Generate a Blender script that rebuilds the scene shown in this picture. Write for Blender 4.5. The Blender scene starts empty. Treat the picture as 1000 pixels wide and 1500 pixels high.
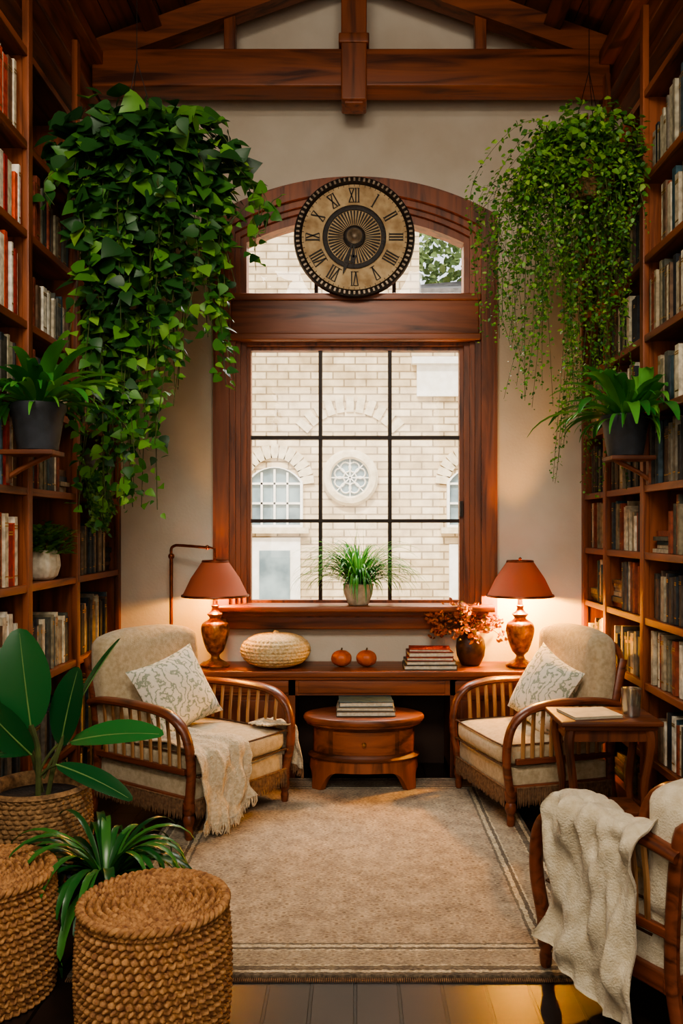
import bpy, math, random
from mathutils import Vector, Matrix, noise as mnoise
random.seed(7)
R=random.random
def U(a,b): return a+(b-a)*R()
V=Vector
pi=math.pi
# ------------------------------------------------------------------ materials
def lin(h):
    h=h.lstrip('#'); o=[]
    for i in (0,2,4):
        c=int(h[i:i+2],16)/255
        o.append(c/12.92 if c<=.04045 else ((c+.055)/1.055)**2.4)
    return (o[0],o[1],o[2],1)
def base(name):
    m=bpy.data.materials.new(name); m.use_nodes=True
    nt=m.node_tree; b=nt.nodes['Principled BSDF']
    return m,nt,b
def N(nt,t,**k):
    n=nt.nodes.new(t)
    for a,v in k.items(): setattr(n,a,v)
    return n
def L(nt,a,b): nt.links.new(a,b)
def ramp(nt,stops,const=False):
    r=N(nt,'ShaderNodeValToRGB'); cr=r.color_ramp
    if const: cr.interpolation='CONSTANT'
    while len(cr.elements)<len(stops): cr.elements.new(.5)
    for e,(p,c) in zip(cr.elements,stops): e.position=p; e.color=c
    return r
def mat(name,c1,c2=None,rough=.6,ns=6,stretch=(1,1,1),bump=0,bs=80,metal=0,detail=4,sheen=0,spec=None,coat=0):
    m,nt,b=base(name)
    tc=N(nt,'ShaderNodeTexCoord'); mp=N(nt,'ShaderNodeMapping'); mp.inputs['Scale'].default_value=stretch
    L(nt,tc.outputs['Object'],mp.inputs[0])
    nz=N(nt,'ShaderNodeTexNoise'); nz.inputs['Scale'].default_value=ns; nz.inputs['Detail'].default_value=detail
    L(nt,mp.outputs[0],nz.inputs['Vector'])
    a=lin(c1); c=lin(c2) if c2 else tuple(x*.75 for x in a[:3])+(1,)
    r=ramp(nt,[(.32,c),(.68,a)]); L(nt,nz.outputs[0],r.inputs[0]); L(nt,r.outputs[0],b.inputs['Base Color'])
    b.inputs['Roughness'].default_value=rough; b.inputs['Metallic'].default_value=metal
    if sheen: b.inputs['Sheen Weight'].default_value=sheen
    if spec is not None: b.inputs['Specular IOR Level'].default_value=spec
    if coat: b.inputs['Coat Weight'].default_value=coat
    if bump:
        n2=N(nt,'ShaderNodeTexNoise'); n2.inputs['Scale'].default_value=bs; n2.inputs['Detail'].default_value=3
        L(nt,mp.outputs[0],n2.inputs['Vector'])
        bp=N(nt,'ShaderNodeBump'); bp.inputs['Strength'].default_value=bump; bp.inputs['Distance'].default_value=.01
        L(nt,n2.outputs[0],bp.inputs['Height']); L(nt,bp.outputs[0],b.inputs['Normal'])
    return m
def wood(name,c1,c2,axis,rough=.42,s=14):
    st=[1,1,1]; st['xyz'.index(axis)]=.09
    m,nt,b=base(name)
    tc=N(nt,'ShaderNodeTexCoord'); mp=N(nt,'ShaderNodeMapping'); mp.inputs['Scale'].default_value=st
    L(nt,tc.outputs['Object'],mp.inputs[0])
    nz=N(nt,'ShaderNodeTexNoise'); nz.inputs['Scale'].default_value=s; nz.inputs['Detail'].default_value=7; nz.inputs['Distortion'].default_value=1.2
    L(nt,mp.outputs[0],nz.inputs['Vector'])
    r=ramp(nt,[(.3,lin(c2)),(.5,lin(c1)),(.72,tuple(min(1,x*1.35) for x in lin(c1)[:3])+(1,))])
    L(nt,nz.outputs[0],r.inputs[0])
    nb=N(nt,'ShaderNodeTexNoise'); nb.inputs['Scale'].default_value=1.3; L(nt,tc.outputs['Object'],nb.inputs['Vector'])
    mx=N(nt,'ShaderNodeMix',data_type='RGBA',blend_type='MULTIPLY'); mx.inputs[0].default_value=.6
    r2=ramp(nt,[(.3,(.65,.6,.58,1)),(.7,(1.1,1.1,1.1,1))]); L(nt,nb.outputs[0],r2.inputs[0])
    L(nt,r.outputs[0],mx.inputs[6]); L(nt,r2.outputs[0],mx.inputs[7]); L(nt,mx.outputs[2],b.inputs['Base Color'])
    b.inputs['Roughness'].default_value=rough
    bp=N(nt,'ShaderNodeBump'); bp.inputs['Strength'].default_value=.25; bp.inputs['Distance'].default_value=.004
    L(nt,nz.outputs[0],bp.inputs['Height']); L(nt,bp.outputs[0],b.inputs['Normal'])
    return m
def island(name,cols,rough=.5,const=False,transl=0,noise=0,spec=.4):
    m,nt,b=base(name)
    g=N(nt,'ShaderNodeNewGeometry')
    k=len(cols)
    st=[((i/k) if const else i/(k-1),lin(c)) for i,c in enumerate(cols)]
    r=ramp(nt,st,const); L(nt,g.outputs['Random Per Island'],r.inputs[0])
    out=r.outputs[0]
    if noise:
        tc=N(nt,'ShaderNodeTexCoord'); nz=N(nt,'ShaderNodeTexNoise'); nz.inputs['Scale'].default_value=noise
        L(nt,tc.outputs['Object'],nz.inputs['Vector'])
        r2=ramp(nt,[(.35,(.6,.6,.6,1)),(.65,(1.1,1.1,1.1,1))]); L(nt,nz.outputs[0],r2.inputs[0])
        mx=N(nt,'ShaderNodeMix',data_type='RGBA',blend_type='MULTIPLY'); mx.inputs[0].default_value=1
        L(nt,out,mx.inputs[6]); L(nt,r2.outputs[0],mx.inputs[7]); out=mx.outputs[2]
    L(nt,out,b.inputs['Base Color']); b.inputs['Roughness'].default_value=rough
    b.inputs['Specular IOR Level'].default_value=spec
    if transl:
        t=N(nt,'ShaderNodeBsdfTranslucent'); L(nt,out,t.inputs[0])
        ms=N(nt,'ShaderNodeMixShader'); ms.inputs[0].default_value=transl
        L(nt,b.outputs[0],ms.inputs[1]); L(nt,t.outputs[0],ms.inputs[2])
        L(nt,ms.outputs[0],nt.nodes['Material Output'].inputs[0])
    return m
WC=('#854a2a','#492412')
WX,WY,WZ=[wood('wood_grain_'+a,WC[0],WC[1],a) for a in 'xyz']
DX,DY,DZ=[wood('dark_wood_'+a,'#6c3b21','#331a0d',a,.5) for a in 'xyz']
CEILW=wood('ceiling_planks','#7e4828','#432513','y',.55)
BACKW=mat('shelf_back','#3a2314','#271509',.7,4)
BARW=mat('glazing_bar_wood','#33231a','#241710',.6,10)
ARMW=wood('chair_wood','#74402a','#3d1f12','y',.35,20)
SLAT=wood('slat_wood','#a87c50','#6c4527','z',.45,20)
PLASTER=mat('plaster','#d6ccbb','#c9bdaa',.9,3,bump=.15,bs=60)
LINEN=mat('linen','#c5b494','#ab9876',.95,40,bump=.5,bs=260,sheen=.25)
PIPING=mat('piping','#5e4029','#42291a',.8,40)
FRINGE=mat('fringe','#8b6a4c','#5f4430',.95,60)
CREAM=mat('cream_knit','#d8caae','#b7a586',.95,60,bump=.9,bs=140,sheen=.3)
GOURD=mat('woven_raffia','#e2cfa8','#bba06c',.9,60,bump=.8,bs=140)
WHITEC=mat('white_cotton','#d2c6ac','#baab8e',.95,30,bump=.5,bs=160,sheen=.2)
WICKER=mat('wicker','#bb8a56','#704627',.75,45,bump=.4,bs=200)
BASKET=mat('basket_weave','#9a774f','#5e4429',.8,45,bump=.4,bs=200)
SOIL=mat('soil','#2a1c12','#150d08',.95,60,bump=.8,bs=90)
POTD=mat('dark_pot','#454b53','#2e3237',.5,10,bump=.1)
POTC=mat('cream_pot','#d8cfbb','#b0a58e',.7,25,bump=.3)
BRASS=mat('antique_brass','#b07c3a','#5e3a17',.38,30,metal=.55,bump=.6,bs=45)
IRON=mat('dark_iron','#2a2420','#171310',.5,20,metal=.5)
COPPER=mat('copper_pipe','#8a4a2a','#5a2c18',.4,20,metal=.6)
CLOCKF=mat('clock_face','#cbb085','#9c7d54',.7,14,bump=.2)
CLOCKD=mat('clock_dark','#2b211a','#17110d',.6,30,bump=.4)
STUD=mat('clock_stud','#8b7a64','#5b4c3c',.45,30,metal=.4)
ORANGE=mat('orange_skin','#d06a1c','#a9480f',.5,12)
STEM=mat('stem_brown','#54412a','#36291a',.8,20)
VASE=mat('vase_glaze','#4a3325','#2a1b13',.45,22,bump=.4,bs=40)
PAPER=mat('paper','#ded6c4','#c3b89f',.9,60)
LEAFI=island('ivy_leaf',['#1b3b1e','#2e5d2a','#234a24','#45782f','#6a9a3e'],.45,False,.25,spec=.45)
LEAFB=island('bright_backlit_leaf',['#2f6028','#4b8530','#659c38','#8bb74a'],.45,False,.35,spec=.4)  # lighter greens; on hanging strands they paint in the window's backlight
LEAFF=island('creeper_leaf',['#2f5a1d','#4d7e29','#6a9636','#8fb046'],.5,False,.3)
LEAFG=island('strap_leaf',['#2d6e2e','#438c3c','#569f42','#80ba52'],.33,False,.3)
LEAFD=island('dark_leaf',['#1a4826','#245e31','#34753a'],.25,False,.15,spec=.6)
LEAFS=island('spider_leaf',['#17401f','#245a2a','#356f33','#4a8438'],.3,False,.18,spec=.6)
TREEL=island('tree_leaf',['#4f6238','#6b7f48','#8a9a62'],.7,False,.1)
VINE=mat('vine_stem','#4f5a2a','#3a4220',.8,20)
FLOWER=island('dried_flower',['#8a4426','#b5652f','#c98242','#985038','#74743a'],.8,False,.15)
GOLD=mat('gold_foil','#b08a45','#8a6a30',.4,20,metal=.7)
def pillow_mat():
    m,nt,b=base('botanical_print')
    tc=N(nt,'ShaderNodeTexCoord')
    w=N(nt,'ShaderNodeTexWave'); w.inputs['Scale'].default_value=5.5; w.inputs['Distortion'].default_value=16; w.inputs['Detail'].default_value=4; w.inputs['Detail Scale'].default_value=2.6
    L(nt,tc.outputs['Object'],w.inputs['Vector'])
    r=ramp(nt,[(.0,lin('#8f9884')),(.16,lin('#adb09a')),(.26,lin('#d9d1be')),(1,lin('#e0d8c6'))]); L(nt,w.outputs[0],r.inputs[0])
    L(nt,r.outputs[0],b.inputs['Base Color']); b.inputs['Roughness'].default_value=.95
    nz=N(nt,'ShaderNodeTexNoise'); nz.inputs['Scale'].default_value=200; L(nt,tc.outputs['Object'],nz.inputs['Vector'])
    bp=N(nt,'ShaderNodeBump'); bp.inputs['Strength'].default_value=.3; bp.inputs['Distance'].default_value=.005
    L(nt,nz.outputs[0],bp.inputs['Height']); L(nt,bp.outputs[0],b.inputs['Normal'])
    return m
PRINT=pillow_mat()
def shade_mat():
    m,nt,b=base('terracotta_shade')
    b.inputs['Base Color'].default_value=lin('#a85a3c'); b.inputs['Roughness'].default_value=.85
    t=N(nt,'ShaderNodeBsdfTranslucent'); t.inputs[0].default_value=lin('#b8623a')
    ms=N(nt,'ShaderNodeMixShader'); ms.inputs[0].default_value=.055
    L(nt,b.outputs[0],ms.inputs[1]); L(nt,t.outputs[0],ms.inputs[2]); L(nt,ms.outputs[0],nt.nodes['Material Output'].inputs[0])
    return m
SHADE=shade_mat()
def emis(name,c,s):
    m,nt,b=base(name); b.inputs['Base Color'].default_value=lin(c); b.inputs['Emission Color'].default_value=lin(c); b.inputs['Emission Strength'].default_value=s
    return m
BULB=emis('bulb_glow','#ffb050',14)
def glass(name,fac=.93,tint=(1,1,1,1),rough=.03):
    m,nt,b=base(name); nt.nodes.remove(b)
    t=N(nt,'ShaderNodeBsdfTransparent'); t.inputs[0].default_value=tint
    g=N(nt,'ShaderNodeBsdfGlossy'); g.inputs['Roughness'].default_value=rough
    ms=N(nt,'ShaderNodeMixShader'); ms.inputs[0].default_value=1-fac
    L(nt,t.outputs[0],ms.inputs[1]); L(nt,g.outputs[0],ms.inputs[2]); L(nt,ms.outputs[0],nt.nodes['Material Output'].inputs[0])
    return m
PANE=glass('window_glass',.96)
TUMB=glass('tumbler_glass',.55,(.85,.9,.93,1),.22)
def brickmat(name,ax,c1,c2,cm,w,h,ms,rough,bump,scale=1,bias=0,var=3,spec=.5):
    m,nt,b=base(name)
    tc=N(nt,'ShaderNodeTexCoord'); s=N(nt,'ShaderNodeSeparateXYZ'); c=N(nt,'ShaderNodeCombineXYZ')
    L(nt,tc.outputs['Object'],s.inputs[0]); L(nt,s.outputs[ax[0]],c.inputs[0]); L(nt,s.outputs[ax[1]],c.inputs[1])
    br=N(nt,'ShaderNodeTexBrick'); br.inputs['Scale'].default_value=scale
    br.inputs['Color1'].default_value=lin(c1); br.inputs['Color2'].default_value=lin(c2); br.inputs['Mortar'].default_value=lin(cm)
    br.inputs['Brick Width'].default_value=w; br.inputs['Row Height'].default_value=h; br.inputs['Mortar Size'].default_value=ms
    br.inputs['Bias'].default_value=bias; br.inputs['Mortar Smooth'].default_value=.2
    L(nt,c.outputs[0],br.inputs['Vector'])
    nz=N(nt,'ShaderNodeTexNoise'); nz.inputs['Scale'].default_value=var; nz.inputs['Detail'].default_value=6; L(nt,tc.outputs['Object'],nz.inputs['Vector'])
    r2=ramp(nt,[(.3,(.66,.63,.6,1)),(.7,(1.08,1.08,1.08,1))]); L(nt,nz.outputs[0],r2.inputs[0])
    mx=N(nt,'ShaderNodeMix',data_type='RGBA',blend_type='MULTIPLY'); mx.inputs[0].default_value=1
    L(nt,br.outputs[0],mx.inputs[6]); L(nt,r2.outputs[0],mx.inputs[7]); L(nt,mx.outputs[2],b.inputs['Base Color'])
    b.inputs['Roughness'].default_value=rough; b.inputs['Specular IOR Level'].default_value=spec
    bp=N(nt,'ShaderNodeBump'); bp.invert=True; bp.inputs['Strength'].default_value=bump; bp.inputs['Distance'].default_value=.01
    L(nt,br.outputs['Fac'],bp.inputs['Height']); L(nt,bp.outputs[0],b.inputs['Normal'])
    return m
FLOORM=brickmat('floor_planks',(1,0),'#2e2420','#1d1613','#080504',1.5,.142,.006,.34,.7,spec=.24)
STONE=brickmat('stone_facade',(0,2),'#e8d5b4','#cbb48e','#9a876a',.26,.088,.009,.9,.6,var=6)
STONEP=mat('stone_trim','#dfcfb0','#bfae8e',.9,12,bump=.3)
EXTW=mat('ext_window_pane','#93a5a8','#5f7077',.2,4)
EXTR=mat('roof_slate','#6f6a66','#4d4a48',.8,12)
WHITEP=mat('white_paint','#efeae0','#dfd8ca',.6,12)
def rug_mat(hx,hy):
    m,nt,b=base('rug_weave')
    tc=N(nt,'ShaderNodeTexCoord'); s=N(nt,'ShaderNodeSeparateXYZ'); L(nt,tc.outputs['Object'],s.inputs[0])
    def mth(op,a,bv):
        n=N(nt,'ShaderNodeMath',operation=op)
        for i,x in enumerate((a,bv)):
            if x is None: continue
            if isinstance(x,(int,float)): n.inputs[i].default_value=x
            else: L(nt,x,n.inputs[i])
        return n.outputs[0]
    dx=mth('SUBTRACT',hx,mth('ABSOLUTE',s.outputs[0],None)); dy=mth('SUBTRACT',hy,mth('ABSOLUTE',s.outputs[1],None))
    d=mth('MINIMUM',dx,dy)
    nz=N(nt,'ShaderNodeTexNoise'); nz.inputs['Scale'].default_value=40; nz.inputs['Detail'].default_value=5; L(nt,tc.outputs['Object'],nz.inputs['Vector'])
    dd=mth('ADD',d,mth('MULTIPLY',mth('SUBTRACT',nz.outputs[0],.5),.018))
    A=lin('#6b6050'); B=lin('#b5aa90'); C=lin('#5d5345'); F=lin('#9e8e78'); G=lin('#958873')
    r=ramp(nt,[(0,C),(.018,B),(.032,C),(.042,A),(.060,B),(.070,G),(.165,B),(.175,C),(.188,B),(.21,A),(.22,F)],True)
    L(nt,dd,r.inputs[0])
    vo=N(nt,'ShaderNodeTexVoronoi'); vo.feature='F1'; vo.inputs['Scale'].default_value=30; vo.inputs['Randomness'].default_value=.45; L(nt,tc.outputs['Object'],vo.inputs['Vector'])
    nn=N(nt,'ShaderNodeTexNoise'); nn.inputs['Scale'].default_value=11; nn.inputs['Detail'].default_value=10; nn.inputs['Roughness'].default_value=.85; L(nt,tc.outputs['Object'],nn.inputs['Vector'])
    mp=N(nt,'ShaderNodeMapping'); mp.inputs['Scale'].default_value=(70,170,1); L(nt,tc.outputs['Object'],mp.inputs[0])
    nw=N(nt,'ShaderNodeTexNoise'); nw.inputs['Scale'].default_value=1; nw.inputs['Detail'].default_value=1; L(nt,mp.outputs[0],nw.inputs['Vector'])
    r3=ramp(nt,[(.0,(.46,.41,.38,1)),(.2,(.74,.69,.64,1)),(.3,(1.25,1.22,1.16,1)),(.45,(1,1,1,1))]); L(nt,vo.outputs[0],r3.inputs[0])
    r4=ramp(nt,[(.38,(.60,.57,.56,1)),(.60,(1.26,1.24,1.2,1))]); L(nt,nn.outputs[0],r4.inputs[0])
    r5=ramp(nt,[(.35,(.62,.6,.58,1)),(.62,(1.2,1.2,1.2,1))]); L(nt,nw.outputs[0],r5.inputs[0])
    m1=N(nt,'ShaderNodeMix',data_type='RGBA',blend_type='MULTIPLY'); m1.inputs[0].default_value=.85; L(nt,r.outputs[0],m1.inputs[6]); L(nt,r3.outputs[0],m1.inputs[7])
    m2=N(nt,'ShaderNodeMix',data_type='RGBA',blend_type='MULTIPLY'); m2.inputs[0].default_value=1; L(nt,m1.outputs[2],m2.inputs[6]); L(nt,r4.outputs[0],m2.inputs[7])
    m3=N(nt,'ShaderNodeMix',data_type='RGBA',blend_type='MULTIPLY'); m3.inputs[0].default_value=.8; L(nt,m2.outputs[2],m3.inputs[6]); L(nt,r5.outputs[0],m3.inputs[7])
    L(nt,m3.outputs[2],b.inputs['Base Color']); b.inputs['Roughness'].default_value=.97; b.inputs['Sheen Weight'].default_value=.1
    bp=N(nt,'ShaderNodeBump'); bp.inputs['Strength'].default_value=.7; bp.inputs['Distance'].default_value=.008
    L(nt,nw.outputs[0],bp.inputs['Height']); L(nt,bp.outputs[0],b.inputs['Normal'])
    return m
# ------------------------------------------------------------------ mesh builder
def cr(pts,k=6):
    pts=[V(p) for p in pts]; P=[pts[0]*2-pts[1]]+pts+[pts[-1]*2-pts[-2]]; o=[]
    for i in range(1,len(P)-2):
        a,b,c,d=P[i-1:i+3]
        for j in range(k):
            t=j/k
            o.append(.5*((2*b)+(c-a)*t+(2*a-5*b+4*c-d)*t*t+(3*b-a-3*c+d)*t**3))
    o.append(pts[-1]); return o
class MB:
    def __init__(s): s.v=[];s.f=[];s.m=[];s.M=Matrix.Identity(4)
    def add(s,vs,fs,mi=0):
        o=len(s.v); M=s.M
        s.v.extend([tuple(M@V(p)) for p in vs]); s.f.extend([tuple(i+o for i in f) for f in fs]); s.m.extend([mi]*len(fs))
    def box(s,lo,hi,mi=0,bev=0):
        x0,y0,z0=lo;x1,y1,z1=hi
        if bev:
            return s.rbox(((x0+x1)/2,(y0+y1)/2,(z0+z1)/2),(x1-x0,y1-y0,z1-z0),bev,mi,n=3,uni=False)
        s.add([(x0,y0,z0),(x1,y0,z0),(x1,y1,z0),(x0,y1,z0),(x0,y0,z1),(x1,y0,z1),(x1,y1,z1),(x0,y1,z1)],
              [(3,2,1,0),(4,5,6,7),(0,1,5,4),(1,2,6,5),(2,3,7,6),(3,0,4,7)],mi)
    def rbox(s,c,size,r,mi=0,n=8,puff=(0,0,0),uni=True,fn=None):
        h=[x/2 for x in size]
        def coords(hh):
            if uni: return [-hh+2*hh*i/n for i in range(n+1)]
            rr=min(r,hh*.98); q=[0,.35,.7,1]
            return [-hh+rr*t for t in q]+[hh-rr*t for t in q[::-1]]
        X=[coords(a) for a in h]
        idx={};vs=[];fs=[]
        def vid(i,j,k):
            key=(i,j,k)
            if key in idx: return idx[key]
            p=[X[0][i],X[1][j],X[2][k]]
            q=[max(-(h[a]-min(r,h[a]*.98)),min(h[a]-min(r,h[a]*.98),p[a])) for a in range(3)]
            d=V(p)-V(q)
            if d.length>1e-9:
                d=d.normalized()*min(r,min(h)*.98) if min(h)<r else d.normalized()*r
            w=V(q)+d
            u=[w[a]/h[a] for a in range(3)]
            w=V((w[0]+puff[0]*u[0]*(1-u[1]**2)*(1-u[2]**2), w[1]+puff[1]*u[1]*(1-u[0]**2)*(1-u[2]**2), w[2]+puff[2]*u[2]*(1-u[0]**2)*(1-u[1]**2)))
            if fn: w=fn(w)
            idx[key]=len(vs); vs.append(tuple(w+V(c))); return idx[key]
        nn=len(X[0])-1
        for a in range(nn):
            for b in range(nn):
                fs.append((vid(a,b,0),vid(a,b+1,0),vid(a+1,b+1,0),vid(a+1,b,0)))
                fs.append((vid(a,b,nn),vid(a+1,b,nn),vid(a+1,b+1,nn),vid(a,b+1,nn)))
                fs.append((vid(a,0,b),vid(a+1,0,b),vid(a+1,0,b+1),vid(a,0,b+1)))
                fs.append((vid(a,nn,b),vid(a,nn,b+1),vid(a+1,nn,b+1),vid(a+1,nn,b)))
                fs.append((vid(0,a,b),vid(0,a,b+1),vid(0,a+1,b+1),vid(0,a+1,b)))
                fs.append((vid(nn,a,b),vid(nn,a+1,b),vid(nn,a+1,b+1),vid(nn,a,b+1)))
        s.add(vs,fs,mi)
    def sweep(s,pts,r,n=8,ry=None,mi=0,side=None,cap=True):
        pts=[V(p) for p in pts]; k=len(pts); vs=[];fs=[]; S=None
        for i,p in enumerate(pts):
            t=(pts[min(i+1,k-1)]-pts[max(i-1,0)])
            t=t.normalized() if t.length>1e-9 else V((0,0,1))
            if side is not None: S0=V(side)
            elif S is None: S0=V((1,0,0)) if abs(t.x)<.8 else V((0,1,0))
            else: S0=S
            S=(S0-t*S0.dot(t)).normalized(); W=S.cross(t)
            a=r[i] if isinstance(r,(list,tuple)) else r
            b=(ry[i] if isinstance(ry,(list,tuple)) else ry) if ry is not None else a
            for j in range(n):
                th=2*pi*(j+.5)/n; vs.append(tuple(p+S*a*math.cos(th)+W*b*math.sin(th)))
        for i in range(k-1):
            for j in range(n):
                j2=(j+1)%n; fs.append((i*n+j,i*n+j2,(i+1)*n+j2,(i+1)*n+j))
        if cap: fs.append(tuple(range(n))[::-1]); fs.append(tuple((k-1)*n+j for j in range(n)))
        s.add(vs,fs,mi)
    def lathe(s,prof,n=32,c=(0,0,0),mi=0,sx=1,sy=1,fn=None,cap=True):
        vs=[];fs=[];k=len(prof)
        for r,z in prof:
            for j in range(n):
                th=2*pi*j/n; rr=fn(th,r,z) if fn else r
                vs.append((c[0]+rr*math.cos(th)*sx,c[1]+rr*math.sin(th)*sy,c[2]+z))
        for i in range(k-1):
            for j in range(n):
                j2=(j+1)%n; fs.append((i*n+j,i*n+j2,(i+1)*n+j2,(i+1)*n+j))
        if cap: fs.append(tuple(range(n))[::-1]); fs.append(tuple((k-1)*n+j for j in range(n)))
        s.add(vs,fs,mi)
    def ball(s,c,r,n=10,mi=0,sz=1):
        s.lathe([(max(1e-4,r*math.sin(pi*i/(n))),-r*sz*math.cos(pi*i/n)) for i in range(n+1)],n+2,c,mi)
    def leaf(s,p,d,nr,Ln,W,prof,fold=.25,curl=.3,mi=0):
        p=V(p); d=V(d).normalized(); nr=V(nr); nr=(nr-d*nr.dot(d))
        if nr.length<1e-4: nr=V((0,0,1)).cross(d)
        nr.normalize(); S=d.cross(nr); vs=[tuple(p)];fs=[]
        for t,w in prof:
            c=p+d*Ln*t*(1-.15*curl*t)-nr*curl*Ln*t*t*.6
            e=S*W*.5*w; u=nr*fold*W*.5*w
            vs+= [tuple(c+e+u),tuple(c),tuple(c-e+u)]
        c=p+d*Ln*(1-.15*curl)-nr*curl*Ln*.6; vs.append(tuple(c))
        k=len(prof); fs+=[(0,1,2),(0,2,3)]
        for i in range(k-1):
            a=1+3*i; fs+=[(a,a+3,a+4,a+1),(a+1,a+4,a+5,a+2)]
        a=1+3*(k-1); e=len(vs)-1; fs+=[(a,e,a+1),(a+1,e,a+2)]
        s.add(vs,fs,mi)
    def strap(s,pts,W,prof=None,fold=.3,mi=0):
        k=len(pts); vs=[];fs=[]
        for i,p in enumerate(pts):
            t=(pts[min(i+1,k-1)]-pts[max(i-1,0)]).normalized()
            S=t.cross(V((0,0,1)))
            if S.length<.05: S=V((1,0,0))
            S.normalize(); nr=S.cross(t); u=i/(k-1)
            w=W*.5*(prof(u) if prof else max(.03,math.sin(pi*min(1,u*.93+.05))**.7))
            vs+=[tuple(p+S*w+nr*w*fold),tuple(p),tuple(p-S*w+nr*w*fold)]
        for i in range(k-1):
            a=3*i; fs+=[(a,a+3,a+4,a+1),(a+1,a+4,a+5,a+2)]
        s.add(vs,fs,mi)
    def obj(s,name,mats,parent=None,smooth=True,ang=35,loc=None,rot=0):
        me=bpy.data.meshes.new(name); me.from_pydata(s.v,[],s.f)
        for m in mats: me.materials.append(m)
        me.polygons.foreach_set('material_index',s.m)
        if smooth:
            me.polygons.foreach_set('use_smooth',[True]*len(s.f))
            me.update()
            me.set_sharp_from_angle(angle=math.radians(ang))
        me.update()
        o=bpy.data.objects.new(name,me); bpy.context.collection.objects.link(o)
        if parent: o.parent=parent
        if loc is not None: o.location=loc
        if rot: o.rotation_euler=(0,0,rot)
        return o
def empty(name,loc=(0,0,0),rot=0):
    e=bpy.data.objects.new(name,None); e.empty_display_size=.1; bpy.context.collection.objects.link(e)
    e.location=loc; e.rotation_euler=(0,0,rot); return e
def pt(name,loc,w,col,rad=.04,parent=None):
    l=bpy.data.lights.new(name,'POINT'); l.energy=w; l.color=col; l.shadow_soft_size=rad
    o=bpy.data.objects.new(name,l); bpy.context.collection.objects.link(o); o.location=loc
    if parent:o.parent=parent
    return o
RT=.014 # rug thickness
XL,XR=-1.52,1.47   # shelf fronts
WLX,WRX=-1.86,1.81 # side walls
YB=5.5
# ------------------------------------------------------------------ room shell
b=MB(); b.box((-2.1,-1.2,-.1),(2.1,5.75,0)); b.obj('floor',[FLOORM],smooth=False)
def arch(hw,zb,zs,rise,n=28):
    Rr=(hw*hw+rise*rise)/(2*rise); zc=zs+rise-Rr; a=math.asin(hw/Rr)
    return [(-hw,zb)]+[(Rr*math.sin(-a+2*a*i/n),zc+Rr*math.cos(-a+2*a*i/n)) for i in range(n+1)]+[(hw,zb)]
op=arch(.80,.95,3.42,.20)
b=MB(); y0,y1=YB,YB+.25
b.box((-2.1,y0,0),(-.8,y1,5.4)); b.box((.8,y0,0),(2.1,y1,5.4)); b.box((-.8,y0,0),(.8,y1,.95))
arc=op[1:-1]
for (x0,z0),(x1,z1) in zip(arc,arc[1:]):
    b.add([(x0,y0,z0),(x1,y0,z1),(x1,y1,z1),(x0,y1,z0),(x0,y0,5.4),(x1,y0,5.4),(x1,y1,5.4),(x0,y1,5.4)],
          [(3,2,1,0),(4,5,6,7),(0,1,5,4),(2,3,7,6)])
b.obj('wall_back',[PLASTER],smooth=False)
b=MB(); b.box((-2.1,-1.2,0),(WLX,YB,4.7)); b.obj('wall_left',[PLASTER],smooth=False)
b=MB(); b.box((WRX,-1.2,0),(2.1,YB,4.7)); b.obj('wall_right',[PLASTER],smooth=False)
b=MB(); b.box((-2.1,-1.4,0),(2.1,-1.2,5.4)); b.obj('wall_front',[PLASTER],smooth=False)
b=MB(); ZR=5.12; SL=.36; npl=14
for sgn in (-1,1):
    for i in range(npl):
        x0=2.1*i/npl+.003; x1=2.1*(i+1)/npl-.003
        z0=ZR-SL*x0; z1=ZR-SL*x1
        a=[(sgn*x0,-1.2,z0),(sgn*x1,-1.2,z1),(sgn*x1,5.5,z1),(sgn*x0,5.5,z0)]
        c=[(x,y,z+.03) for x,y,z in a]
        b.add(a+c,[(0,1,2,3),(7,6,5,4),(0,4,5,1),(1,5,6,2),(2,6,7,3),(3,7,4,0)])
    a=[(0,-1.2,ZR+.04),(sgn*2.1,-1.2,ZR+.04-SL*2.1),(sgn*2.1,5.75,ZR+.04-SL*2.1),(0,5.75,ZR+.04)]
    c=[(x,y,z+.1) for x,y,z in a]
    b.add(a+c,[(0,1,2,3),(7,6,5,4),(0,4,5,1),(1,5,6,2),(2,6,7,3),(3,7,4,0)])
b.obj('ceiling',[CEILW],smooth=False)
e=empty('ceiling_beam')
for i,x in enumerate((-1.25,-.62,.62,1.22)):
    z=ZR-SL*abs(x)
    q=MB(); q.M=Matrix.Translation((x,0,z-.06))@Matrix.Rotation(math.atan(SL)*(1 if x>0 else -1),4,'Y')
    q.box((-.055,-1.15,-.06),(.055,5.45,.06),0,.008); q.obj('purlin_%d'%i,[DY],e)
q=MB(); q.box((-.09,-1.15,ZR-.22),(.07,5.45,ZR-.03),0,.01); q.obj('ridge_beam',[DY],e)
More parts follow.
